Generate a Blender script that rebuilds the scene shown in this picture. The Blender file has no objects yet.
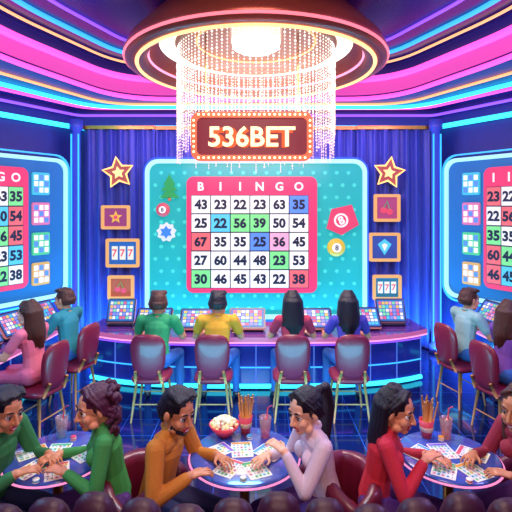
import bpy, bmesh, math, random
import numpy as np
from mathutils import Vector as V, Matrix
random.seed(7)
sc=bpy.context.scene
COL=sc.collection
rad=math.radians
# ------------------------------------------------------------------ materials
def lin(h):
    h=h.lstrip('#'); c=[int(h[i:i+2],16)/255 for i in (0,2,4)]
    return tuple([(x/12.92 if x<=.04045 else ((x+.055)/1.055)**2.4) for x in c]+[1])
MC={}
def M(h,rough=.5,metal=0,em=0,bump=0,scale=25,var=.15,sheen=0,trans=0,sample=False,coat=0,stretch=None,name=None):
    key=(h,rough,metal,em,bump,scale,var,sheen,trans,sample,coat,stretch)
    if key in MC: return MC[key]
    m=bpy.data.materials.new(name or ('mat_'+h.strip('#'))); m.use_nodes=True
    nt=m.node_tree; b=nt.nodes['Principled BSDF']; c=lin(h)
    tc=nt.nodes.new('ShaderNodeTexCoord'); nz=nt.nodes.new('ShaderNodeTexNoise')
    nz.inputs['Scale'].default_value=scale; nz.inputs['Detail'].default_value=4
    if stretch:
        mp=nt.nodes.new('ShaderNodeMapping'); mp.inputs['Scale'].default_value=stretch
        nt.links.new(tc.outputs['Object'],mp.inputs['Vector']); nt.links.new(mp.outputs[0],nz.inputs['Vector'])
    else: nt.links.new(tc.outputs['Object'],nz.inputs['Vector'])
    mx=nt.nodes.new('ShaderNodeMix'); mx.data_type='RGBA'
    k=.35 if em>0 else 1
    mx.inputs['A'].default_value=tuple([c[i]*(1-var)*k for i in range(3)]+[1])
    mx.inputs['B'].default_value=tuple([min(1,c[i]*(1+var))*k for i in range(3)]+[1])
    nt.links.new(nz.outputs['Fac'],mx.inputs['Factor']); nt.links.new(mx.outputs['Result'],b.inputs['Base Color'])
    b.inputs['Roughness'].default_value=rough; b.inputs['Metallic'].default_value=metal
    if sheen: b.inputs['Sheen Weight'].default_value=sheen
    if coat: b.inputs['Coat Weight'].default_value=coat
    if trans: b.inputs['Transmission Weight'].default_value=trans
    if em>0:
        b.inputs['Emission Color'].default_value=c; b.inputs['Emission Strength'].default_value=em
        if not sample:
            try: m.cycles.emission_sampling='NONE'
            except Exception: pass
    if bump:
        bp=nt.nodes.new('ShaderNodeBump'); bp.inputs['Strength'].default_value=bump; bp.inputs['Distance'].default_value=.01
        nt.links.new(nz.outputs['Fac'],bp.inputs['Height']); nt.links.new(bp.outputs[0],b.inputs['Normal'])
    MC[key]=m; return m
# ------------------------------------------------------------------ geometry helpers
def PT(o,right=(1,0,0),up=(0,0,1)):
    r=V(right).normalized(); u=V(up).normalized(); n=r.cross(u)
    m=Matrix.Identity(4)
    for i in range(3): m[i][0]=r[i]; m[i][1]=u[i]; m[i][2]=n[i]; m[i][3]=o[i]
    return m
def cap_geo(a,b,ra,rb,n=12,side=None,w=1,k=3):
    a=V(a);b=V(b);d=b-a
    d=d.normalized() if d.length>1e-6 else V((0,0,1))
    s=V(side) if side is not None else (V((1,0,0)) if abs(d.x)<.8 else V((0,1,0)))
    s=s-d*s.dot(d)
    if s.length<1e-4: s=V((0,1,0))-d*d.y
    s.normalize(); t=d.cross(s)
    vs=[a-d*ra]; 
    for c,r,ph in [(a,ra,-90+90*i/k) for i in range(1,k+1)]+[(b,rb,90*i/k) for i in range(0,k)]:
        cc=c+d*r*math.sin(rad(ph)); q=r*math.cos(rad(ph))
        for j in range(n):
            an=2*math.pi*j/n; vs.append(cc+s*(q*w*math.cos(an))+t*(q*math.sin(an)))
    vs.append(b+d*rb); fs=[]; R=2*k
    for j in range(n): fs.append((0,1+(j+1)%n,1+j))
    for i in range(R-1):
        for j in range(n):
            fs.append((1+i*n+j,1+i*n+(j+1)%n,1+(i+1)*n+(j+1)%n,1+(i+1)*n+j))
    e=len(vs)-1
    for j in range(n): fs.append((e,1+(R-1)*n+j,1+(R-1)*n+(j+1)%n))
    return vs,fs
def sph_geo(c,r,R=None,n=14,k=8):
    if not hasattr(r,'__len__'): r=(r,r,r)
    c=V(c); vs=[];fs=[]
    def P(p):
        p=V((p[0]*r[0],p[1]*r[1],p[2]*r[2]))
        return c+(R@p if R is not None else p)
    vs.append(P((0,0,-1)))
    for i in range(1,k):
        ph=-math.pi/2+math.pi*i/k
        for j in range(n):
            a=2*math.pi*j/n; vs.append(P((math.cos(ph)*math.cos(a),math.cos(ph)*math.sin(a),math.sin(ph))))
    vs.append(P((0,0,1)))
    for j in range(n): fs.append((0,1+(j+1)%n,1+j))
    for i in range(k-2):
        for j in range(n): fs.append((1+i*n+j,1+i*n+(j+1)%n,1+(i+1)*n+(j+1)%n,1+(i+1)*n+j))
    e=len(vs)-1
    for j in range(n): fs.append((e,1+(k-2)*n+j,1+(k-2)*n+(j+1)%n))
    return vs,fs
def rrect(w,h,r,n=6):
    o=[]
    for cx,cy,a0 in ((w/2-r,h/2-r,0),(-w/2+r,h/2-r,90),(-w/2+r,-h/2+r,180),(w/2-r,-h/2+r,270)):
        for i in range(n+1):
            a=rad(a0+90*i/n); o.append((cx+r*math.cos(a),cy+r*math.sin(a)))
    return o
def circ(r,n=24,cx=0,cy=0): return [(cx+r*math.cos(2*math.pi*i/n),cy+r*math.sin(2*math.pi*i/n)) for i in range(n)]
def starp(r,k=.45,n=5,cx=0,cy=0):
    return [(cx+(r if i%2==0 else r*k)*math.cos(math.pi/2+math.pi*i/n),cy+(r if i%2==0 else r*k)*math.sin(math.pi/2+math.pi*i/n)) for i in range(2*n)]
TC={}
def text_geo(t,bold=.02):
    if (t,bold) in TC: return TC[(t,bold)]
    cu=bpy.data.curves.new('t','FONT'); cu.body=t; cu.offset=bold; cu.resolution_u=3
    ob=bpy.data.objects.new('t',cu); COL.objects.link(ob)
    dg=bpy.context.evaluated_depsgraph_get(); me=bpy.data.meshes.new_from_object(ob.evaluated_get(dg))
    vs=[tuple(v.co) for v in me.vertices]; fs=[tuple(p.vertices) for p in me.polygons]
    bpy.data.objects.remove(ob); bpy.data.curves.remove(cu); bpy.data.meshes.remove(me)
    xs=[v[0] for v in vs]; ys=[v[1] for v in vs]
    cx=(min(xs)+max(xs))/2; cy=(min(ys)+max(ys))/2
    vs=[(v[0]-cx,v[1]-cy,0) for v in vs]
    TC[(t,bold)]=(vs,fs,max(xs)-min(xs),max(ys)-min(ys)); return TC[(t,bold)]
class B:
    def __init__(s): s.v=[];s.f=[];s.m=[];s.sm=[];s.mats=[]
    def mi(s,mat):
        if mat not in s.mats: s.mats.append(mat)
        return s.mats.index(mat)
    def add(s,vs,fs,mat,T=None,smooth=True):
        o=len(s.v); 
        if T is not None: vs=[T@V(p) for p in vs]
        s.v.extend([tuple(p) for p in vs]); i=s.mi(mat)
        for f in fs: s.f.append(tuple(x+o for x in f)); s.m.append(i); s.sm.append(smooth)
        return s
    def box(s,c,size,mat,T=None,bev=0,seg=2):
        bm=bmesh.new(); bmesh.ops.create_cube(bm,size=1)
        for v in bm.verts: v.co=V((v.co.x*size[0],v.co.y*size[1],v.co.z*size[2]))
        if bev: bmesh.ops.bevel(bm,geom=list(bm.edges),offset=bev,segments=seg,affect='EDGES',profile=.5)
        bm.verts.index_update(); vs=[v.co+V(c) for v in bm.verts]; fs=[tuple(v.index for v in f.verts) for f in bm.faces]; bm.free()
        return s.add(vs,fs,mat,T,False)
    def cap(s,a,b,ra,rb,mat,T=None,n=10,side=None,w=1): vs,fs=cap_geo(a,b,ra,rb,n,side,w); return s.add(vs,fs,mat,T)
    def sph(s,c,r,mat,T=None,R=None,n=14,k=8): vs,fs=sph_geo(c,r,R,n,k); return s.add(vs,fs,mat,T)
    def tube(s,pts,r,mat,T=None,closed=False,n=8):
        pts=[V(p) for p in pts]; N=len(pts); vs=[];fs=[]
        for i,p in enumerate(pts):
            if closed: d=pts[(i+1)%N]-pts[i-1]
            else: d=pts[min(i+1,N-1)]-pts[max(i-1,0)]
            d.normalize(); u=V((0,0,1)) if abs(d.z)<.9 else V((0,1,0))
            x=d.cross(u).normalized(); y=x.cross(d)
            rr=r[i] if hasattr(r,'__len__') else r
            for j in range(n):
                a=2*math.pi*j/n; vs.append(p+x*rr*math.cos(a)+y*rr*math.sin(a))
        for i in range(N if closed else N-1):
            k=(i+1)%N
            for j in range(n): fs.append((i*n+j,i*n+(j+1)%n,k*n+(j+1)%n,k*n+j))
        if not closed: fs.append(tuple(range(n))); fs.append(tuple((N-1)*n+j for j in reversed(range(n))))
        return s.add(vs,fs,mat,T)
    def lathe(s,prof,mat,c=(0,0,0),n=40,T=None,smooth=True):
        vs=[];fs=[];K=len(prof)
        for i in range(n):
            a=2*math.pi*i/n
            for r,z in prof: vs.append((c[0]+r*math.cos(a),c[1]+r*math.sin(a),c[2]+z))
        for i in range(n):
            k=(i+1)%n
            for j in range(K-1): fs.append((i*K+j,k*K+j,k*K+j+1,i*K+j+1))
        return s.add(vs,fs,mat,T,smooth)
    def prism(s,out,t,mat,T=None,z0=0,side=None):
        n=len(out); vs=[(x,y,z0) for x,y in out]+[(x,y,z0+t) for x,y in out]
        s.add(vs,[tuple(range(n,2*n)),tuple(reversed(range(n)))],mat,T,False)
        return s.add(vs,[(i,(i+1)%n,n+(i+1)%n,n+i) for i in range(n)],side or mat,T,False)
    def ring(s,o,i_,t,mat,T=None,z0=0):
        n=len(o); vs=[(x,y,z0) for x,y in o]+[(x,y,z0+t) for x,y in o]+[(x,y,z0) for x,y in i_]+[(x,y,z0+t) for x,y in i_]; fs=[]
        for k in range(n):
            q=(k+1)%n; fs+=[(k,q,n+q,n+k),(n+k,n+q,3*n+q,3*n+k),(3*n+k,3*n+q,2*n+q,2*n+k),(2*n+k,2*n+q,q,k)]
        return s.add(vs,fs,mat,T,False)
    def text(s,t,h,mat,T,x=0,y=0,z=0,maxw=None,bold=.02):
        vs,fs,w,hh=text_geo(t,bold); k=h/hh; kx=k
        if maxw and w*k>maxw: kx=maxw/w
        return s.add([(v[0]*kx+x,v[1]*k+y,z) for v in vs],fs,mat,T,False)
    def quad(s,x,y,w,h,mat,T,z): return s.add([(x-w/2,y-h/2,z),(x+w/2,y-h/2,z),(x+w/2,y+h/2,z),(x-w/2,y+h/2,z)],[(0,1,2,3)],mat,T,False)
    def pillow(s,w,h,t,mat,T,p=4,bend=0,taper=0,n=32,k=8):
        vs=[];fs=[]
        def pt(r,a,sg):
            ca,sa=math.cos(a),math.sin(a); q=(abs(ca)**p+abs(sa)**p)**(-1/p)
            x=w/2*r*ca*q; y=h/2*r*sa*q; x*=1+taper*(y/h)
            z=sg*t/2*max(0,(1-r**4))**.5+bend*x*x
            return (x,y,z)
        for sg in (1,-1):
            o=len(vs); vs.append(pt(0,0,sg))
            for i in range(1,k+1):
                r=math.sin(i/k*math.pi/2)
                for j in range(n): vs.append(pt(r,2*math.pi*j/n,sg))
            for j in range(n):
                f=(o,o+1+j,o+1+(j+1)%n); fs.append(f if sg>0 else f[::-1])
            for i in range(k-1):
                for j in range(n):
                    f=(o+1+i*n+j,o+1+(i+1)*n+j,o+1+(i+1)*n+(j+1)%n,o+1+i*n+(j+1)%n); fs.append(f if sg>0 else f[::-1])
        return s.add(vs,fs,mat,T)
    def make(s,name,loc=(0,0,0),rot=0,scale=1):
        me=bpy.data.meshes.new(name); me.from_pydata(s.v,[],s.f)
        for m in s.mats: me.materials.append(m)
        me.polygons.foreach_set('material_index',s.m); me.polygons.foreach_set('use_smooth',s.sm); me.update()
        ob=bpy.data.objects.new(name,me); COL.objects.link(ob); ob.location=loc; ob.rotation_euler=(0,0,rot); ob.scale=(scale,)*3
        return ob
# ------------------------------------------------------------------ palette
CY=M('#38dcff',em=2.2,sample=True); CY2=M('#38a8ff',em=1.5); PK=M('#ff48b0',em=2.3,sample=True); PKs=M('#e850b8',em=.85); PU=M('#8a4dff',em=1.6); AMB=M('#ffae70',em=1.5)
GOLD=M('#c98a3a',.3,.9); DARK=M('#15132e',.35); MAROON=M('#7c1632',.38,bump=.15,scale=60,coat=.2); MAROON2=M('#6a1230',.4,bump=.15,scale=50,coat=.2); MAROON3=M('#380c28',.45,bump=.15,scale=50)
WOOD=M('#c07a48',.45,bump=.1,scale=12); WHITE=M('#f4f0f4',em=.85); INK=M('#16172c',.6); 
# ------------------------------------------------------------------ room
OUT0=[(-5,-1.5),(-5,5),(-3.2,8),(3.2,8),(5,5),(5,-1.5)]
INN0=[(-3.1,-1.5),(-3.1,5.0),(-2.2,7.35),(2.2,7.35),(3.1,5.0),(3.1,-1.5)]
wallm=M('#262a80',.45,bump=.1,scale=8)
names=['wall_left','wall_left_angled','wall_back','wall_right_angled','wall_right','wall_front']
for i in range(6):
    a=V(OUT0[i]+(0,)); c=V(OUT0[(i+1)%6]+(0,)); d=(c-a).normalized(); n=V((-d.y,d.x,0)); L=(c-a).length
    b=B(); T=PT(a+n*.06+(c-a)/2,d,(0,0,1)); b.box((0,2.35,0),(L+.1,4.7,.1),wallm,T)
    b.make(names[i])
def fillet(poly,t,k=8,dup=None):
    out=[poly[0]]; du=[dup[0]] if dup else None
    for i in range(1,len(poly)-1):
        v=V(poly[i]); d1=(v-V(poly[i-1])).normalized(); d2=(V(poly[i+1])-v).normalized(); p0=v-d1*t; p1=v+d2*t
        for j in range(k+1):
            s=j/k; q=p0*(1-s)**2+v*2*s*(1-s)+p1*s*s; out.append((q.x,q.y))
            if dup: du.append(dup[i])
    out.append(poly[-1])
    if dup: du.append(dup[-1]); return out,du
    return out
INN,OUT=fillet(INN0,.75,8,OUT0)
fm=bpy.data.materials.new('glossy_floor_tiles'); fm.use_nodes=True; nt=fm.node_tree; bs=nt.nodes['Principled BSDF']
tc=nt.nodes.new('ShaderNodeTexCoord'); br=nt.nodes.new('ShaderNodeTexBrick'); br.offset=0
for k,v in (('Scale',1.6),('Mortar Size',.007),('Brick Width',.6),('Row Height',.6)): br.inputs[k].default_value=v
br.inputs['Color1'].default_value=lin('#0c1440'); br.inputs['Color2'].default_value=lin('#121c54'); br.inputs['Mortar'].default_value=lin('#2450a0')
nt.links.new(tc.outputs['Object'],br.inputs['Vector']); nt.links.new(br.outputs['Color'],bs.inputs['Base Color']); bs.inputs['Roughness'].default_value=.12
bs.inputs['Coat Weight'].default_value=.6
b=B(); b.box((0,3.25,-.05),(10,9.5,.1),fm); b.make('floor')
ceilm=M('#1a1c60',.25,bump=.05,scale=3,var=.3); soff=M('#282c88',.35)
b=B(); b.box((0,3.25,4.78),(10.2,9.7,.1),ceilm); b.make('ceiling')
b=B()
for i in range(len(INN)-1):
    o1,o2,i1,i2=OUT[i],OUT[i+1],INN[i],INN[i+1]; z=4.2
    if o1==o2: b.add([(o1+(z,)),(i2+(z,)),(i1+(z,))],[(0,1,2)],soff,None,False)
    else: b.add([(o1+(z,)),(o2+(z,)),(i2+(z,)),(i1+(z,))],[(0,1,2,3)],soff,None,False)
    b.add([(i1+(z,)),(i2+(z,)),(i2+(4.73,)),(i1+(4.73,))],[(0,1,2,3)],soff,None,False)
b.make('ceiling_soffit')
def inset(poly,f,z,cx=0,cy=3.0): return [((x-cx)*f+cx,(y-cy)*f+cy,z) for x,y in poly]
def lerp(f,z,t=.5):
    p=fillet([(o[0]*(1-f)+i[0]*f,o[1]*(1-f)+i[1]*f) for o,i in zip(OUT0,INN0)],t); return [q+(z,) for q in p]
B().tube(inset(INN,.985,4.52),.05,PK).make('trim_1')
B().tube(inset(INN,.99,4.22),.034,PK).make('trim_2')
b=B(); q=inset(INN,.993,4.28); 
for i in range(len(q)-1): b.add([q[i],q[i+1],V(q[i+1])+V((0,0,.2)),V(q[i])+V((0,0,.2))],[(0,1,2,3)],PKs,None,False)
b.make('trim_3')
B().tube(lerp(.45,4.17),.032,CY).make('trim_4')
B().tube(lerp(.08,3.86,.12),.042,CY).make('trim_5')
B().tube(lerp(.07,4.08,.12),.024,PU).make('trim_6')
B().tube(inset(INN,.86,4.71,0,3.3),.03,CY2).make('trim_7')
B().tube(inset(INN,.75,4.71,0,3.4),.02,PU).make('trim_8')
B().tube(inset(INN,.94,4.69,0,3.2),.018,AMB).make('trim_9')
B().tube(lerp(.75,4.18),.02,AMB).make('trim_10')
B().tube(lerp(.25,4.18,.3),.022,PK).make('trim_11')
b=B()
for x,y in ((-2.1,3.4),(2.1,3.4),(-2.2,1.6),(2.2,1.6),(-1.7,6.6),(1.7,6.6)):
    b.lathe([(0,0),(.07,0)],M('#fff0e0',em=8),(x,y,4.715),16); b.lathe([(.07,0),(.075,-.015),(.1,-.015),(.1,.01)],GOLD,(x,y,4.72),20)
b.make('recessed_downlights')
# pleated curtains
cur=M('#2c3ca8',.45,sheen=.3,bump=.25,scale=14,stretch=(6,6,.4),var=.4)
def curtain(x0,x1,y=7.82):
    b=B(); n=int((x1-x0)*70); vs=[];fs=[]
    for i in range(n+1):
        x=x0+(x1-x0)*i/n
        for j in range(9):
            z=.02+3.8*j/8; a=.055*math.sin(x*33+.5*math.sin(x*5))+.015*math.sin(x*80+z)
            vs.append((x,y+a*(1-.2*j/8),z))
    for i in range(n):
        for j in range(8): fs.append((i*9+j,(i+1)*9+j,(i+1)*9+j+1,i*9+j+1))
    b.add(vs,fs,cur); b.box(((x0+x1)/2,y,3.84),(x1-x0,.12,.06),GOLD); b.make('pleated_curtain')
curtain(-3.0,-1.75); curtain(1.75,3.0); curtain(-1.75,1.75,7.86)
for s in (-1,1):
    b=B(); b.lathe([(.0,0),(.11,0),(.11,.12),(.07,.15),(.07,3.75),(.11,3.8),(.11,3.95),(0,3.95)],M('#4a50c0',.35),(0,0,0),20)
    for dx in (-.06,.06): b.tube([(dx,-.06,.2),(dx,-.06,3.7)],.014,CY2)
    b.make('corner_column',(s*3.06,7.66,0))
# ------------------------------------------------------------------ bingo boards
CELL={'w':M('#f6f2f2',em=.85),'b':M('#58c8f4',em=.85),'g':M('#7fe08a',em=.85),'r':M('#f06a70',em=.8),'p':M('#f7a8c8',em=.85),'m':M('#5a8cf0',em=.85)}
ROWS=["43 23 22 23 63 35","25 22 56 39 50 54","67 35 35 25 36 45","27 60 44 48 23 53","30 46 45 43 22 38"]
COLS=["wwwwwm","wbggww","rwwmpw","wwwwgw","gwwwwr"]
NUM=M('#1a2350',em=.08); RED=M('#f0346a',em=.85); REDD=M('#a8204c',em=.5)
def bingo(b,T,w,h,head="BIINGO",rows=ROWS,cols=COLS):
    b.prism(rrect(w,h,.06*h),.08,RED,T,side=REDD)
    gw=w*.9; gh=h*.80; nx=len(rows[0].split()); ny=len(rows); cw=gw/nx; ch=gh/ny; y0=-h/2+h*.04; x0=-gw/2-w*.015
    b.quad(x0+gw/2,y0+gh/2,gw,gh,NUM,T,.083)
    for i,c in enumerate(head[:nx]): b.text(c,h*.075,CELL['w'],T,x0+cw*(i+.5),h/2-h*.085,.086,bold=.03)
    for r in range(ny):
        for c,t in enumerate(rows[r].split()):
            x=x0+cw*(c+.5); y=y0+gh-ch*(r+.5)
            b.quad(x,y,cw*.95,ch*.94,CELL[cols[r][c]],T,.086)
            b.text(t,ch*.54,NUM,T,x,y,.09,cw*.82,bold=.045)
TEAL=M('#1cb4b6',em=.75,var=.3,scale=2); TEAL2=M('#48dcd2',em=.75); FR=M('#b0f0fa',em=.9)
b=B(); T=PT((0,7.74,1.92))
b.prism(rrect(3.78,2.72,.22),.05,TEAL,T); b.ring(rrect(3.78,2.72,.22),rrect(3.64,2.58,.16),.09,FR,T); b.ring(rrect(3.86,2.8,.26),rrect(3.78,2.72,.22),.05,M('#2458e8',em=.9),T)
for i in range(18):
    for j in range(12):
        x=-1.72+i*.2+(j%2)*.1; y=-1.18+j*.21
        if abs(x)<1.75: b.prism(circ(.035,8,x,y),.004,TEAL2,T,.05)
b.make('wall_video_screen')
b=B(); T=PT((-.07,7.66,2.0)); bingo(b,T,2.2,1.96); b.make('bingo_number_board')
def orn(x,z,f,name):
    b=B(); T=PT((x,7.66,z)); f(b,T); b.make(name)
def tree(b,T):
    g=M('#2fae58',em=.6)
    for k,(y,w) in enumerate(((-.12,.17),(0,.14),(.1,.1))): b.prism([(-w,y-.06),(w,y-.06),(0,y+.12)],.03+.005*k,g,T)
    b.box((0,-.2,.015),(.05,.06,.03),WOOD,T)
orn(-1.47,2.8,tree,'pine_tree_ornament')
def ball(col,s=1):
    def f(b,T):
        T=T@Matrix.Scale(s,4); b.sph((0,0,.02),(.12,.12,.05),M(col,em=.6),T); b.prism(circ(.06),.01,WHITE,T,.065); b.text('8',.07,NUM,T,0,0,.077)
    return f
orn(-1.58,2.42,ball('#e05a6a'),'bingo_ball_ornament')
def gear(b,T):
    b.prism(starp(.17,.8,9),.04,M('#e8eef8',em=.7),T); b.prism(starp(.11,.6,6),.02,M('#3f8ae8',em=.7),T,.04)
orn(-1.52,2.04,gear,'chip_ornament')
orn(1.36,1.78,ball('#f0c838',1.3),'bingo_ball_ornament')
def tag(b,T):
    R=T@Matrix.Rotation(.45,4,'Z'); b.prism([(-.28,-.02),(-.06,.24),(.28,.16),(.24,-.2),(-.1,-.23)],.04,M('#e8446c',em=.75),R); b.ring(circ(.12),circ(.09),.02,WHITE,R,.04); b.text('8',.15,WHITE,R,.0,0,.065,bold=.04)
orn(1.44,2.24,tag,'prize_tag_ornament')
for s in (-1,1):
    a=V((s*3.2,8,0)); d=V((s*1.8,-3,0)).normalized(); right=-d if s<0 else d
    n=right.cross(V((0,0,1))); o=a+d*1.42+n*.12
    b=B(); T=PT((o.x,o.y,2.12),right)
    b.prism(rrect(2.2,2.3,.2),.05,M('#1c78c8',em=.5,var=.3,scale=2),T); b.ring(rrect(2.2,2.3,.2),rrect(2.08,2.18,.16),.09,FR,T)
    b.ring(rrect(2.34,2.44,.26),rrect(2.3,2.4,.24),.05,CY2,T)
    # small glowing card tiles beside the number board
    for k in range(4):
        cx=-s*.62; cy=.72-k*.48
        b.prism(rrect(.3,.36,.03),.03,M(['#48d0e8','#f080b0','#58d890','#f0b860'][k],em=.6),T@Matrix.Translation((cx,cy,.05)))
        for u in range(3):
            for v in range(3): b.quad(cx-.09+u*.09,cy-.1+v*.1,.07,.08,CELL['w' if (u+v+k)%3 else 'm'],T,.084)
    T2=T@Matrix.Translation((s*.28,.03,.05)); bingo(b,T2,1.3,1.85,"IINGO" if s>0 else "DINGO",[r[3:] for r in ROWS],["rwgwg","wrwbr","gwwgr","rgwwb","rbwgw"])
    b.make('side_bingo_screen')
def picture(x,z,w,h,bg,kind,rot=0):
    b=B(); T=PT((0,0,0))@Matrix.Rotation(rot,4,'Z')
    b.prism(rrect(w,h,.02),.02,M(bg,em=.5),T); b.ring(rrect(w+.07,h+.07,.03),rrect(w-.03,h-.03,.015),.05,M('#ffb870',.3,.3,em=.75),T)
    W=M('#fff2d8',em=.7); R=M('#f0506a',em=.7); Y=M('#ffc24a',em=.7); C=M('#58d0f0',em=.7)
    if kind==0: b.prism(starp(h*.34),.008,Y,T,.02); b.prism(circ(h*.1),.006,R,T,.028)
    if kind==1:
        for k in range(3): b.box((-w*.27+w*.27*k,0,.025),(w*.2,h*.55,.008),W,T); b.text('7',h*.3,R,T,-w*.27+w*.27*k,0,.031)
    if kind==2:
        b.prism(circ(h*.14,16,-w*.15,-h*.1),.008,R,T,.02); b.prism(circ(h*.14,16,w*.12,-h*.16),.008,R,T,.02); b.tube([(-w*.15,0,.03),(0,h*.3,.03),(w*.12,-h*.05,.03)],.008,M('#48c070',em=.5),T)
    if kind==3: b.prism([(-h*.28,.05),(0,h*.33),(h*.28,.05),(0,-h*.33)],.008,C,T,.02); b.prism([(-h*.12,.04),(0,h*.16),(h*.12,.04),(0,-h*.16)],.006,W,T,.028)
    b.make('framed_picture',(x,7.72,z))
picture(-2.4,2.29,.42,.34,'#b04a8a',0); picture(-2.28,1.68,.5,.42,'#2a76d0',1); picture(-2.31,1.09,.38,.34,'#d06a4a',2)
picture(2.24,2.45,.38,.4,'#c8508a',2); picture(2.2,1.78,.46,.42,'#4058b8',3); picture(2.24,1.09,.42,.36,'#2a8ab0',1)
for x,r in ((-2.35,.15),(2.27,-.15)):
    b=B(); T=PT((0,0,0))@Matrix.Rotation(r,4,'Z'); b.prism(starp(.27,.5),.04,M('#c85a4c',.4,em=.5),T)
    b.tube([(p[0],p[1],.05) for p in starp(.27,.5)],.018,M('#ffc06a',em=2),T,closed=True); b.prism(starp(.11,.5),.02,M('#ffd88a',em=1.3),T,.04)
    b.make('neon_star_sign',(x,7.72,3.05))
# ------------------------------------------------------------------ chandelier + hanging sign
b=B(); c=(0,5.5,0)
COP=M('#a04838',.3,.5); 
b.lathe([(1.0,4.73),(1.25,4.62),(1.5,4.36),(1.56,4.24),(1.54,4.17),(1.46,4.15),(1.36,4.15),(1.3,4.19),(1.27,4.36),(1.16,4.4)],COP,c,72)
b.lathe([(1.16,4.4),(.98,4.42)],M('#fff0d8',em=2.2),c,72)
b.lathe([(.98,4.42),(.94,4.36),(.9,4.42),(.7,4.5),(.0,4.52)],M('#c08468',.3,.3,em=.35),c,72)
b.lathe([(.3,4.5),(.28,4.42),(.2,4.38),(0,4.37)],M('#fff6e8',em=5),c,32)
for R_,z_,m_,t_ in ((1.41,4.145,M('#ffb878',em=2.2),.022),(1.55,4.2,M('#ff7a8a',em=1.4),.016),(1.285,4.25,M('#ff9ac0',em=1.5),.016),(.72,4.47,AMB,.012)):
    b.tube([(R_*math.cos(2*math.pi*i/72),5.5+R_*math.sin(2*math.pi*i/72),z_) for i in range(72)],t_,m_,closed=True,n=6)
b.make('ring_chandelier')
bead=[M('#fff6ec',.2,em=1.7),M('#ffd8c0',.2,em=1.2),M('#ffc8e0',.2,em=.9)]  # beads given their own glow, weaker downward, to imitate the falling light beam
b=B(); S=100
oct_=[(1,0,0),(-1,0,0),(0,1,0),(0,-1,0),(0,0,1),(0,0,-1)]; of=[(0,2,4),(2,1,4),(1,3,4),(3,0,4),(2,0,5),(1,2,5),(3,1,5),(0,3,5)]
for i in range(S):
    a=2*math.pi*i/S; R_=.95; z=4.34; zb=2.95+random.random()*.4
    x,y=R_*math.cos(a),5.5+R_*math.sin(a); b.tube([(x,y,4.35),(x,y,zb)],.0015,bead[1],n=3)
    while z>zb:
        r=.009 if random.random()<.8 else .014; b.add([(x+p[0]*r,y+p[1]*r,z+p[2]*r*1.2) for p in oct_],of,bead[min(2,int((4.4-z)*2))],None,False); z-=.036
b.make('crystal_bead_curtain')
vm=bpy.data.materials.new('shaft_glow'); vm.use_nodes=True; nt=vm.node_tree; nt.nodes.clear()  # emissive volume imitating the chandelier's light shaft, fading downward
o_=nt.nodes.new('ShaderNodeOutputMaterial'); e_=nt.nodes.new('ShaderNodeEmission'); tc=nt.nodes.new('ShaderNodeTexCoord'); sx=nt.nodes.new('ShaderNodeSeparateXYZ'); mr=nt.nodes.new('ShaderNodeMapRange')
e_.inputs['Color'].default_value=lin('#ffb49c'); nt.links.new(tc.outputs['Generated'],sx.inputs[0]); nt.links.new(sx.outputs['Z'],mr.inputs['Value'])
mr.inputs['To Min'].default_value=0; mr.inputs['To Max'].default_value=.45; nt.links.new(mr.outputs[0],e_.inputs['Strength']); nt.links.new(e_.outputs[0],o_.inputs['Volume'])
b=B(); b.lathe([(0,2.7),(.9,2.7),(.9,4.34),(0,4.34)],vm,(0,5.5,0),48); b.make('painted_light_shaft')
b=B(); T=PT((0,0,0))
b.prism(rrect(1.12,.42,.07),.06,M('#a01c3c',.35,em=.4),T); b.ring(rrect(1.17,.47,.09),rrect(1.06,.36,.05),.09,M('#ff7a54',.3,.1,em=.7),T)
per=[]; 
for i in range(22): per+= [(-.51+i*1.02/21,.207),(-.51+i*1.02/21,-.207)]
for i in range(7): per+=[(-.557,-.15+i*.05),(.557,-.15+i*.05)]
for p in per: b.sph((p[0],p[1],.095),.012,M('#ffe8a8',em=3),T,n=6,k=4)
b.text('536BET',.205,M('#f05a20',em=.9),T,.008,-.008,.066,.94,.06); b.text('536BET',.2,M('#ffe8b0',em=1.6),T,0,0,.075,.9,.02)
for s in (-1,1): b.tube([(s*.45,0,.21),(s*.45,.0,1.02)],.006,GOLD)
b.make('hanging_neon_sign',(-.04,4.4,3.16))
# ------------------------------------------------------------------ counters
topm=M('#5c3484',.12,coat=.5); topE=M('#ff9ad0',em=1.3); basem=M('#2a349c',.2,coat=.5)
def strip(fr,bk,z0,z1,mat,b,edge=None):
    out=fr+bk[::-1]; b.prism(out,z1-z0,mat,None,z0,side=edge)
def counter(name,f,bk,hz=.78,inset_=.26):
    b=B(); n=len(f)
    strip(f,bk,hz-.06,hz,topm,b,M('#e070b0',.3,em=.55))
    def off(k): return [(f[i][0]+(bk[i][0]-f[i][0])*k,f[i][1]+(bk[i][1]-f[i][1])*k) for i in range(n)]
    L=math.dist(f[n//2],bk[n//2]); k=inset_/L
    strip(off(k),off(.95),0.06,hz-.06,basem,b); strip(off(k+.05),off(.9),0,.06,DARK,b)
    b.tube([(x,y,hz-.075) for x,y in off(.03)],.014,topE); b.tube([(x,y,.05) for x,y in off(k-.02)],.032,CY); b.tube([(x,y,.6) for x,y in off(k-.01)],.01,PU); b.tube([(x,y,.3) for x,y in off(k-.01)],.01,CY2)
    p=off(k-.01)
    for i in range(0,n,2): b.tube([(p[i][0],p[i][1],.08),(p[i][0],p[i][1],.7)],.008,M('#5a7ff0',.3,em=.7))
    return b.make(name)
N=25
f=[];bk=[]
for i in range(N):
    x=-2.38+4.76*i/(N-1); u=abs(x)/2.38; f.append((x,5.84+.42*u**4)); bk.append((x*.97,6.62+.2*u**2))
counter('curved_bar_counter',f,bk)
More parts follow.
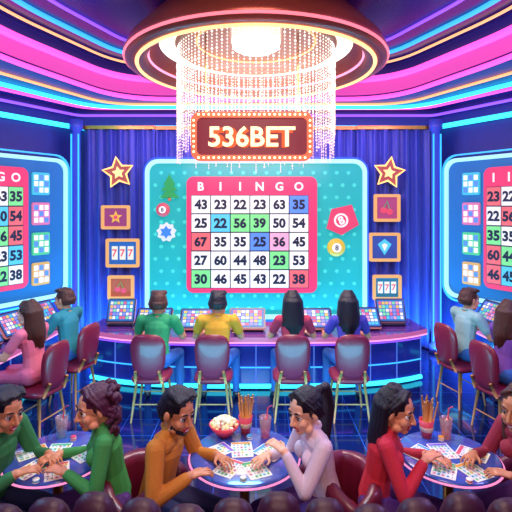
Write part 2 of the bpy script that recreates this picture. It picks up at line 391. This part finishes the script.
def sidec(s,off,name):
    pts=[(2.72,6.75),(2.76,6.2),(2.82,5.6),(2.9,5.0),(3.02,4.4),(3.2,3.8)]
    f=[(s*(x+off),y) for x,y in pts]; bk=[(s*(x+off+.62),y+.08) for x,y in pts]
    counter(name,f,bk)
sidec(-1,0,'side_counter'); sidec(1,.33,'side_counter')
SCOL=['#4fc8f0','#f6a0c0','#fff0d8','#7fe0a0','#f0c050','#e85a78','#8a90f0','#ffffff']
def terminal(x,y,rot,w=.42,h=.3,z=.78,tilt=50):
    b=B(); b.box((0,.06,.02),(w*.9,.24,.04),DARK,bev=.012)
    up=V((0,math.sin(rad(90-tilt)),math.sin(rad(tilt)))).normalized(); T=PT((0,0.03,.05+h*.5*up.z),(1,0,0),up)
    b.prism(rrect(w,h,.03),.035,M('#2a2048',.3),T,-.03,side=M('#f08a8c',.3,em=.5)); b.quad(0,0,w*.9,h*.86,M('#1f6fc0',em=.7),T,.007)
    nx,ny=7,5
    for i in range(nx):
        for j in range(ny):
            cx=-w*.41+w*.82*(i+.5)/nx; cy=-h*.38+h*.76*(j+.5)/ny
            b.quad(cx,cy,w*.82/nx*.8,h*.76/ny*.78,M(random.choice(SCOL),em=.75),T,.009)
    b.cap((0,.1,.02),(0,.1,.1),.03,.03,DARK)
    b.make('bingo_terminal',(x,y,z),rot)
for x,w,ti,y in ((-1.93,.40,68,6.42),(-1.42,.5,38,6.22),(-.82,.46,38,6.17),(-.12,.5,40,6.17),(.8,.5,40,6.17),(1.5,.44,40,6.22),(1.93,.42,68,6.42)):
    terminal(x,y,0,w,.34,.782,ti)
for s,off in ((-1,0),(1,.33)):
    for x,y in ((3.02,6.45),(3.12,5.85),(3.2,5.3),(3.3,4.75)):
        terminal(s*(x+off),y,-s*rad(72),.44,.34,.782,52)
# ------------------------------------------------------------------ chairs
def dining_chair(x,y,rot,sc_=1,col=MAROON):
    b=B()
    b.pillow(.44,.46,.11,col,PT((0,0,.47),(1,0,0),(0,1,0)),p=4)
    b.pillow(.39,.52,.085,col,PT((0,-.25,.76),(1,0,0),(0,-.12,1)),p=3.0,bend=-.8,taper=.2)
    b.tube([(-.15,-.2,.45),(-.13,-.27,.6)],.018,WOOD); b.tube([(.15,-.2,.45),(.13,-.27,.6)],.018,WOOD)
    for sx in (-1,1):
        for sy in (-1,1): b.tube([(sx*.15,sy*.15,.43),(sx*.2,sy*.2,.0)],[.018,.01],WOOD)
    b.tube([(-.18,-.18,.2),(.18,-.18,.2)],.008,WOOD); b.tube([(-.18,.18,.2),(.18,.18,.2)],.008,WOOD)
    b.make('dining_chair',(x,y,0),rot,sc_)
def tub_chair(x,y,rot,col=MAROON2):
    b=B(); vs=[];fs=[]; NA=40; cs=[]
    for i in range(12):
        a=2*math.pi*i/12; cs.append((math.cos(a),math.sin(a)))
    for i in range(NA+1):
        u=i/NA; an=rad(-90-105+210*u); top=.72-.16*abs(2*u-1)**2.5; bot=.1
        bulge=.012*abs(math.sin(u*math.pi*9))
        for cx,cz in cs:
            r=.315+(.045+bulge)*math.copysign(abs(cx)**.6,cx); z=(top+bot)/2+(top-bot)/2*math.copysign(abs(cz)**.35,cz)
            vs.append((r*math.cos(an),r*math.sin(an),z))
    for i in range(NA):
        for j in range(12): fs.append((i*12+j,i*12+(j+1)%12,(i+1)*12+(j+1)%12,(i+1)*12+j)[::-1])
    fs.append(tuple(range(12))); fs.append(tuple(NA*12+j for j in reversed(range(12))))
    b.add(vs,fs,col); b.lathe([(0,.12),(.28,.12),(.29,.2),(.29,.34),(.26,.39),(0,.40)],MAROON,(0,.02,0),32)
    b.lathe([(0,0),(.26,0),(.26,.03),(.06,.05),(.06,.13)],GOLD,(0,0,0),28); b.make('tub_chair',(x,y,0),rot)
# ------------------------------------------------------------------ people
SK={'a':M('#e09874',.5,bump=.03),'b':M('#cc8660',.5,bump=.03),'c':M('#eeb494',.5,bump=.03)}
HB=M('#16101e',.35,bump=.8,scale=18,stretch=(9,9,1.2),var=.5); HBR=M('#4a2418',.35,bump=.8,scale=18,stretch=(9,9,1.2),var=.5); HPU=M('#4c1a38',.35,bump=.8,scale=18,stretch=(9,9,1.2),var=.5)
JEAN=M('#3068b8',.8,bump=.2,scale=120); EYEW=M('#f0ecea',.25); IRIS=M('#1c100c',.2); LIP=M('#b03448',.4); SHOE=M('#2a2038',.4)
def remesh(prims,vox,smooth):
    b=B(); dm=M('#888888')
    for p in prims:
        if p[0]=='c': vs,fs=cap_geo(p[1],p[2],p[3],p[4],12,p[5],p[6])
        else: vs,fs=sph_geo(p[1],p[2],p[3])
        b.add(vs,fs,dm)
    ob=b.make('tmp'); m=ob.modifiers.new('r','REMESH'); m.mode='VOXEL'; m.voxel_size=vox
    if smooth: s=ob.modifiers.new('s','SMOOTH'); s.factor=.5; s.iterations=smooth
    dg=bpy.context.evaluated_depsgraph_get(); me=bpy.data.meshes.new_from_object(ob.evaluated_get(dg))
    n=len(me.vertices); co=np.empty(n*3,dtype=np.float32); me.vertices.foreach_get('co',co); co=co.reshape(-1,3)
    fs=[tuple(p.vertices) for p in me.polygons]; cen=np.array([co[list(f)].mean(0) for f in fs])
    bpy.data.objects.remove(ob); bpy.data.meshes.remove(me)
    return co,fs,cen
def classify(prims,cen):
    D=np.empty((len(prims),len(cen)))
    for i,p in enumerate(prims):
        if p[0]=='c':
            a=np.array(p[1]);ab=np.array(p[2])-a; t=np.clip(((cen-a)@ab)/max(1e-9,ab@ab),0,1); q=cen-(a+t[:,None]*ab)
            if p[5] is not None and p[6]!=1:
                d=ab/max(1e-9,np.linalg.norm(ab)); s=np.array(p[5]); s=s-d*(s@d); s/=np.linalg.norm(s); c=q@s; q=q+s*(c/p[6]-c)[:,None]
            D[i]=np.linalg.norm(q,axis=1)-(p[3]+(p[4]-p[3])*t)
        else:
            q=cen-np.array(p[1]); 
            if p[3] is not None: q=q@np.array(p[3])
            r=np.array(p[2] if hasattr(p[2],'__len__') else (p[2],)*3); D[i]=(np.linalg.norm(q/r,axis=1)-1)*r.min()
    return D.argmin(0)
def person(name,loc,rot,top,pants=JEAN,skin='a',hair=HB,style='short',female=False,seat=.46,lean=8,pitch=15,yaw=0,lh=(-.14,.46,.82),rh=(.14,.46,.82),sleeve='long',vox=.009,scale=1,hs=1.08,roll=0,spread=.11,beard=False):
    sk=SK[skin]; P=[]
    def C(a,b,ra,rb,m,side=None,w=1): P.append(('c',tuple(a),tuple(b),ra,rb,side,w,m))
    def E(c,r,R,m): P.append(('e',tuple(c),r,R,None,None,None,m))
    def dr(l): return V((0,math.sin(rad(l)),math.cos(rad(l))))
    X=(1,0,0); H=V((0,0,seat+.105)); fe=1 if female else 0
    S1=H+dr(lean*.5)*.2; S2=S1+dr(lean)*.25; NT=S2+dr(lean*1.1)*.105
    C(H+V((-.07,0,0)),H+V((.07,0,0)),.108,.108,pants)
    C(H+V((0,-.01,.03)),S1,.108-.006*fe,.098-.012*fe,top,X,1.38)
    C(S1,S2-dr(lean)*.09,.098-.012*fe,.108-.008*fe,top,X,1.42)
    sw=.185-.022*fe
    C(S2+V((-sw*.5,0,-.02)),S2+V((sw*.5,0,-.02)),.07,.07,top)
    if female:
        for s in (-1,1): E(S2-dr(lean)*.13+V((s*.068,.085,0)),(.058,.05,.058),None,top)
    for s in (-1,1): C(S2+dr(lean)*.045,S2+V((s*sw*.9,0,0)),.042,.045,top)
    C(S2,NT+dr(lean)*.02,.05-.006*fe,.047-.006*fe,sk)
    for s in (-1,1):
        hp=H+V((s*.085,0,-.005)); kn=V((s*spread,.43,seat+.045)); an=V((s*(spread+.01),.40,.085))
        C(hp,kn,.09,.062,pants); C(kn,kn+(an-kn)*.4,.06,.056,pants); C(kn+(an-kn)*.4,an,.056,.04,pants)
        C(an+V((0,-.02,-.035)),an+V((s*.02,.14,-.05)),.04,.032,SHOE,X,1.15)
    for s,tg in ((-1,lh),(1,rh)):
        tg=V(tg); sh=S2+V((s*sw,0,-.005)); l1,l2=.275,.25; dv=tg-sh; L=min(dv.length,l1+l2-.01); dn=dv.normalized(); tg=sh+dn*L
        ca=(l1*l1+L*L-l2*l2)/(2*l1*L); sa=math.sqrt(max(0,1-ca*ca)); pole=V((s*.6,-.45,-.9)); pole=(pole-dn*pole.dot(dn)).normalized()
        el=sh+dn*l1*ca+pole*l1*sa; th=.92 if female else 1.05
        if sleeve=='long':
            C(sh,el,.06*th,.048*th,top); C(el,el+(tg-el)*.85,.048*th,.037*th,top)
        else:
            C(sh,sh+(el-sh)*.6,.062*th,.058*th,top); C(sh,el,.05*th,.042*th,sk); C(el,el+(tg-el)*.35,.042*th,.04*th,sk)
        C(el,tg,.038*th,.027*th,sk)
        d=(tg-el); d.z*=.25; d.normalize(); n=V((0,0,-1)); sd=d.cross(n)*(-s); 
        if sd.dot(V((-s,0,0)))<0: sd=-sd
        w=tg
        C(w+d*.01,w+d*.078,.016,.015,sk,tuple(sd),2.2)
        for o,Lf in ((.031,.068),(.0105,.078),(-.0105,.072),(-.031,.056)):
            bs_=w+d*.08+sd*o; f1=(d*math.cos(rad(15))+n*math.sin(rad(15))+sd*o*4).normalized(); f2=(d*math.cos(rad(50))+n*math.sin(rad(50))+sd*o*2).normalized()
            p1=bs_+f1*Lf*.55; C(bs_-d*.01,p1,.0085,.0078,sk); C(p1,p1+f2*Lf*.45,.0078,.0065,sk)
        t1=w+d*.025+sd*.028; t2=t1+(d*.6+sd*.75+n*.2).normalized()*.038; C(t1,t2,.0125,.010,sk); C(t2,t2+(d*.95+sd*.2+n*.2).normalized()*.03,.010,.0075,sk)
    Rh=Matrix.Rotation(rad(yaw),3,'Z')@Matrix.Rotation(rad(-pitch),3,'X')@Matrix.Rotation(rad(roll),3,'Y')
    HC=NT+Rh@V((0,.022,.06))*hs
    def h(x,y,z): return HC+Rh@V((x,y,z))*hs
    def he(c,r,m): E(h(*c),tuple(q*hs for q in r),Rh,m)
    C(NT-dr(lean)*.03,h(0,-.025,-.03),.046-.006*fe,.05,sk)
    he((0,-.012,.03),(.076,.094,.088),sk); he((0,.02,-.035),(.059-.003*fe,.066,.076),sk); he((0,.06,-.088),(.024,.022,.02),sk)
    for s in (-1,1):
        he((s*.035,.056,-.03),(.026,.026,.026),sk); he((s*.079,-.006,-.004),(.012,.02,.03),sk); he((s*.045,.03,-.07),(.022,.03,.022),sk)
    P.append(('c',tuple(h(0,.084,.012)),tuple(h(0,.104,-.026)),.008*hs,.0115*hs,None,1,sk))
    for s in (-1,1): he((s*.010,.093,-.030),(.008,.009,.007),sk)
    P.append(('c',tuple(h(-.036,.068,.027)),tuple(h(.036,.068,.027)),.013*hs,.013*hs,None,1,sk))
    P.append(('c',tuple(h(-.016,.0825,-.056)),tuple(h(.016,.0825,-.056)),.0075*hs,.0075*hs,None,1,LIP))
    P.append(('c',tuple(h(-.012,.0815,-.067)),tuple(h(.012,.0815,-.067)),.008*hs,.008*hs,None,1,LIP))
    co,fs,cen=remesh(P,vox,3); idx=classify(P,cen); b=B()
    b.v=[tuple(map(float,c)) for c in co]
    mi=[b.mi(p[7]) for p in P]; b.f=fs; b.m=[mi[i] for i in idx]; b.sm=[True]*len(fs)
    for s in (-1,1):
        b.sph(h(s*.031,.0665,.004),.0145*hs,EYEW,n=12,k=8); b.sph(h(s*.0305,.0755,.003),.0085*hs,IRIS,n=10,k=6)
        b.tube([h(s*.017,.079,.012),h(s*.031,.082,.0165),h(s*.045,.074,.011)],.0028*hs,IRIS,n=6)
        b.tube([h(s*.014,.083,.033),h(s*.032,.083,.040),h(s*.05,.071,.034)],[.0035*hs,.005*hs,.002],hair,n=6)
    b.tube([h(-.022,.080,-.055),h(-.012,.0875,-.0615),h(0,.0895,-.063),h(.012,.0875,-.0615),h(.022,.080,-.055)],.0022*hs,EYEW,n=6)
    b.tube([S2+dr(lean)*.055+V((math.cos(a)*.06,math.sin(a)*.06+.004,-.012*math.sin(a))) for a in [2*math.pi*i/16 for i in range(16)]],.012,top,closed=True)
    Q=[]
    def q(pts,rs):
        for i in range(len(pts)-1): Q.append(('c',tuple(pts[i]),tuple(pts[i+1]),rs[i],rs[i+1],None,1,hair))
    Q.append(('e',tuple(h(0,-.024,.038)),tuple(z*hs for z in (.085,.098,.092)),Rh,None,None,None,hair))
    def low(x,y,z): return h(x,y,0)+V((0,0,z*hs))
    if style=='short':
        for i in range(9):
            x=-.056+i*.014; q([h(x,.01,.105),h(x*1.05+.006,.05,.102+random.random()*.012)],[.026*hs,.014*hs])
        for i in range(12):
            a=rad(-85+i*170/11); q([h(.05*math.sin(a),-.02-.05*math.cos(a),.1),h(.082*math.sin(a),-.025-.09*math.cos(a),.0),h(.072*math.sin(a),-.025-.08*math.cos(a),-.045)],[.02*hs,.016*hs,.009*hs])
    else:
        for s in (-1,1):
            for k in range(3): q([h(s*.01,.035-.02*k,.117),h(s*.052,.038-.025*k,.092),h(s*.08,.0-.02*k,.035),h(s*.084,-.02-.02*k,-.02)],[.012*hs,.013*hs,.012*hs,.01*hs])
    if style=='long':
        for i in range(15):
            a=rad(-84+i*168/14); sx,cy=math.sin(a),math.cos(a); j=random.uniform(-.01,.01)
            q([h(.03*sx,-.02-.04*cy,.115),h(.08*sx,-.03-.085*cy,.02),low(.088*sx,-.035-.09*cy,-.1),low((.088+j)*sx,-.035-.105*cy,-.2),low(.07*sx+j,-.03-.115*cy,-.29+j*3)],[.02*hs,.022*hs,.025*hs,.025*hs,.009*hs])
    if style=='curly':
        for i in range(100):
            a=rad(random.uniform(-92,92)); z=random.uniform(-.17,.1); k=1.0 if z<.03 else math.sqrt(max(.1,1-((z-.03)/.1)**2))
            Q.append(('e',tuple(low(.088*k*math.sin(a),-.04-.095*k*math.cos(a),z)),tuple([random.uniform(.017,.028)]*3),None,None,None,None,hair))
    if style=='ponytail':
        Q.append(('e',tuple(h(0,-.125,.06)),(.034,.034,.034),None,None,None,None,hair))
        q([h(0,-.13,.06),h(0,-.175,.05),low(.0,-.19,-.06),low(.01,-.18,-.2),low(0,-.16,-.34)],[.026,.036,.042,.034,.01])
        q([h(.02,-.13,.06),h(.02,-.175,.04),low(.025,-.18,-.08),low(.03,-.16,-.22),low(.02,-.14,-.3)],[.02,.03,.03,.026,.008])
    if beard:
        for i in range(11):
            a=rad(-75+i*15); Q.append(('e',tuple(h(.055*math.sin(a),.015+.055*math.cos(a),-.09+.03*abs(math.sin(a)))),(.016,.016,.02),None,None,None,None,hair))
    co,fs,cen=remesh(Q,vox*.85,1); b.add([tuple(map(float,c)) for c in co],fs,hair)
    return b.make(name,(loc[0],loc[1],0),rot,scale)
def sh(h): return M(h,.8,bump=.25,scale=90)
bar=[(-1.2,'seated_man',sh('#2f9860'),HBR,'short',False,'short','a',4),(-.47,'seated_man',sh('#e0a028'),HB,'short',False,'short','a',-6),(.45,'seated_woman',sh('#b83050'),HB,'long',True,'short','a',8),(1.13,'seated_woman',sh('#4c40b0'),HB,'long',True,'short','a',-8)]
for x,nm,tp,hr,st,fe,sl,skn,yw in bar:
    dining_chair(x-.03,5.36,0,1.02)
    person(nm,(x,5.44),0,tp,hair=hr,style=st,female=fe,sleeve=sl,skin=skn,yaw=yw,seat=.50,lean=9,pitch=8,scale=1.05,hs=1.2,lh=(-.22,.43,.79),rh=(.22,.43,.79),spread=.19)
sides=[(-2.38,5.75,72,'seated_man',sh('#2a8a98'),HBR,'short',False,'short','a'),(-2.46,5.0,72,'seated_woman',sh('#f07a98'),HBR,'long',True,'short','c'),
       (2.66,5.75,-72,'seated_man',sh('#90b8b8'),HBR,'short',False,'short','a'),(2.76,5.0,-72,'seated_woman',sh('#7a4aa8'),HBR,'long',True,'short','a')]
for x,y,r,nm,tp,hr,st,fe,sl,skn in sides:
    d=V((-math.sin(rad(r)),math.cos(rad(r)),0)); dining_chair(x-d.x*.06,y-d.y*.06,rad(r),1.0)
    person(nm,(x,y),rad(r),tp,pants=(M('#e06a90',.8) if '2.46' in str(x) else JEAN),hair=hr,style=st,female=fe,sleeve=sl,skin=skn,seat=.50,lean=6,pitch=5,scale=1.05,hs=1.15,lh=(-.17,.40,.80),rh=(.17,.40,.80),yaw=(12 if x<0 else -12))
# foreground guests: x,y,rot,name,top,hair,style,female,skin,lean,pitch,yaw,beard,lh,rh
fg=[(-1.78,3.0,-100,'seated_man',sh('#28703e'),HB,'short',False,'b',12,14,-18,False,(-.12,.35,.79),(.13,.30,.80)),
    (-.96,3.05,108,'seated_woman',sh('#3c9046'),HPU,'curly',True,'a',11,10,20,False,(-.12,.30,.80),(.13,.35,.79)),
    (-.66,3.02,-106,'seated_man',sh('#c47a26'),HB,'short',False,'b',14,16,-20,True,(-.13,.37,.79),(.14,.30,.80)),
    (.46,3.02,106,'seated_woman',sh('#dcc4d0'),HB,'ponytail',True,'c',13,14,20,False,(-.08,.31,.92),(.13,.35,.79)),
    (.80,3.02,-106,'seated_woman',sh('#c8243c'),HB,'long',True,'a',12,12,-20,False,(-.13,.35,.79),(.11,.30,.88)),
    (1.86,3.02,104,'seated_woman',sh('#94243e'),HBR,'long',True,'b',12,10,18,False,(-.13,.30,.79),(.13,.35,.79))]
for x,y,r,nm,tp,hr,st,fe,skn,ln,pi_,yw,bd,lh_,rh_ in fg:
    d=V((-math.sin(rad(r)),math.cos(rad(r)),0)); tub_chair(x-d.x*.02,y-d.y*.02,rad(r))
    person(nm,(x,y),rad(r),tp,pants=(M('#5a3080',.8) if fe else M('#2c3264',.8)),hair=hr,style=st,female=fe,sleeve='long',skin=skn,seat=.41,lean=ln,pitch=pi_,yaw=yw,vox=.0052,hs=1.18,scale=1.02,spread=.10,beard=bd,lh=lh_,rh=rh_)
# ------------------------------------------------------------------ foreground tables + things
def table(x,y,r):
    b=B(); b.lathe([(0,0),(.2,0),(.2,.02),(.05,.04),(.035,.1),(.035,.7),(.12,.72),(0,.72)],GOLD,(0,0,0),28)
    b.lathe([(0,.72),(r-.02,.72),(r,.73),(r,.75),(r-.015,.76),(0,.76)],M('#4058b0',.2,coat=.5),(0,0,0),48); b.lathe([(r-.005,.73),(r+.012,.74),(r-.005,.75)],M('#ff90c8',em=1.1),(0,0,0),48)
    b.make('round_cocktail_table',(x,y,0))
def card(x,y,z,rot,w=.15,h=.2,hd='#3fa0e0'):
    b=B(); T=PT((0,0,0),(1,0,0),(0,1,0)); b.prism(rrect(w,h,.006,2),.002,M('#f4ecdc',.7),T); b.quad(0,h*.4,w*.9,h*.13,M(hd,.6),T,.0025)
    for i in range(5):
        for j in range(5):
            cx=-w*.36+i*w*.18; cy=-h*.38+j*h*.165; b.quad(cx,cy,w*.15,h*.13,M(random.choice(['#ffffff','#ffffff','#9fd8f0','#f6b0c0','#ffe090','#a0e0b0']),.6),T,.0026); b.text(str((i*7+j*3)%9+1),h*.09,INK,T,cx,cy,.003)
    b.make('bingo_card',(x,y,z),rot)
def stick_cup(x,y):
    b=B(); b.lathe([(0,.0),(.035,0),(.055,.13),(.05,.13),(.033,.01)],M('#d8465c',.4),(0,0,0),20)
    b.lathe([(.044,.05),(.0475,.05),(.051,.085)],M('#f4d8b0',.5),(0,0,0),20)
    for i in range(20):
        a=random.random()*6.28; r=random.random()*.028; k=1.9+random.random(); b.tube([(r*math.cos(a),r*math.sin(a),.02),(r*k*math.cos(a),r*k*math.sin(a),.22+random.random()*.08)],.0065,M('#f0b468',.6,bump=.2),n=6)
    b.make('breadstick_cup',(x,y,.76))
def drink(x,y,col):
    b=B(); b.lathe([(0,0),(.034,0),(.046,.15),(.043,.15),(.034,.015)],M('#f0c8d8',.08,trans=.7),(0,0,0),20); b.lathe([(0,.01),(.032,.01),(.04,.12),(0,.12)],M(col,.15,em=.4),(0,0,0),20)
    b.tube([(0,0,.03),(.02,0,.22),(.05,0,.235)],.005,M('#ff5a70',.4)); b.make('drink_glass',(x,y,.76))
def popcorn(x,y):
    b=B(); b.lathe([(0,0),(.05,0),(.1,.06),(.115,.09),(.108,.09),(.05,.015),(0,.01)],M('#e8465a',.3),(0,0,0),28)
    for i in range(110):
        a=random.random()*6.28; r=.098*math.sqrt(random.random()); z=.08+.05*(1-(r/.1)**2); b.sph((r*math.cos(a),r*math.sin(a),z),random.uniform(.011,.018),M(random.choice(['#fff4d0','#ffe09a']),.8,bump=.4),n=7,k=5)
    b.make('popcorn_bowl',(x,y,.76))
def chips(x,y,c,n=5):
    b=B()
    for i in range(n): b.lathe([(0,0),(.02,0),(.021,.002),(.021,.005),(.02,.007),(0,.007)],M(c if i%2 else '#f8f0e8',.4),(random.uniform(-.002,.002),0,i*.0075),18)
    b.make('chip_stack',(x,y,.76))
tx=[(-1.38,3.14),(-.08,3.16),(1.34,3.14)]
for i,(x,y) in enumerate(tx): table(x,y,.38 if i==1 else .34)
popcorn(-.24,3.40); stick_cup(-.08,3.44); drink(.07,3.38,'#f05a6a'); stick_cup(1.28,3.38); drink(1.42,3.36,'#f09a4a'); drink(-1.46,3.38,'#58c0e0')
for i,(x,y) in enumerate(tx):
    k=0
    for dx,dy,r in ((-.1,-.18,-.5),(.08,-.2,.4),(-.02,.04,.1),(-.19,.02,-.9),(.17,.0,.9)):
        card(x+dx,y+dy,.7605+.0005*k,r,hd=['#3fa0e0','#e0506a','#40b070','#f0a040','#8a60d0'][(k+i)%5]); k+=1
    chips(x+.03,y+.19,['#e0405a','#30a0d0','#f0b040'][i],4); chips(x-.0,y-.315,['#30a0d0','#40b070','#e0405a'][i],3)
b=B(); nb=16
for i in range(nb):
    x=-1.68+i*.224; b.pillow(.25,.66,.16,MAROON3,PT((x,2.2,.75+.03*math.cos(i*math.pi/2)),(1,0,0),(0,-.08,1)),p=3,n=28)
b.box((0,2.38,.30),(3.6,.4,.28),MAROON2,bev=.05); b.box((0,2.36,.08),(3.5,.36,.16),DARK); b.box((0,2.24,.42),(3.6,.1,.6),MAROON3,bev=.03)
b.make('channel_back_banquette')
# ------------------------------------------------------------------ lights
def area(loc,tgt,size,e,col,sy=None,name='lamp'):
    l=bpy.data.lights.new(name,'AREA'); l.energy=e; l.color=col; l.size=size
    if sy: l.shape='RECTANGLE'; l.size_y=sy
    o=bpy.data.objects.new(name,l); COL.objects.link(o); o.location=loc; o.rotation_euler=(V(tgt)-V(loc)).to_track_quat('-Z','Y').to_euler(); return o
area((0,5.5,4.1),(0,5.5,0),1.6,160,(1,.76,.64),name='chandelier_lamp')
area((0,7.4,.08),(0,7.75,2.2),6,260,(.06,.55,1),.15,name='wall_washer_lamp')
area((0,7.2,3.9),(0,7.9,1.5),5,40,(.6,.3,1),.15,name='curtain_top_lamp')
area((0,1.4,4.6),(0,3.2,.6),1.6,95,(1,.70,.60),.8,name='overhead_fill_light')  # added fill over the foreground tables, no panel built for it
area((0,-1.0,3.0),(0,3.2,.8),1.8,62,(1,.66,.58),.6,name='front_fill_light')  # added fill from behind the camera for the foreground faces, no fixture
area((-3.6,3.0,4.1),(-1.5,4.2,.5),1.2,130,(.15,.6,1),.8,name='side_fill_blue')  # added blue fill from the left, not a ceiling fixture
area((3.6,3.0,4.1),(1.5,4.2,.5),1.2,130,(.45,.4,1),.8,name='side_fill_violet')  # added violet fill from the right, not a ceiling fixture
area((0,4.3,3.9),(0,3.0,.8),1.5,60,(.25,.75,1),.2,name='ring_backlight_lamp')
for s in (-1,1):
    area((s*3.4,6.9,.2),(s*3.9,7.0,3),1.5,70,(.1,.6,1),.2,name='side_washer_lamp')
    area((s*2.3,4.2,3.6),(s*2.9,4.6,4.7),1.5,28,(1,.2,.65),name='cove_lamp')
area((0,4.4,.5),(0,6.2,.3),3.5,60,(.1,.7,1),.3,name='floor_glow_lamp')
w=bpy.data.worlds.new('w'); sc.world=w; w.use_nodes=True; w.node_tree.nodes['Background'].inputs[0].default_value=(.15,.2,.5,1); w.node_tree.nodes['Background'].inputs[1].default_value=.5
sc.view_settings.view_transform='Standard'
cam=bpy.data.cameras.new('camera'); co=bpy.data.objects.new('camera',cam); COL.objects.link(co); co.location=(0,0,2.5); co.rotation_euler=(rad(90),0,0)
cam.sensor_width=36; cam.lens=450/512*36; cam.shift_y=-51/512; sc.camera=co
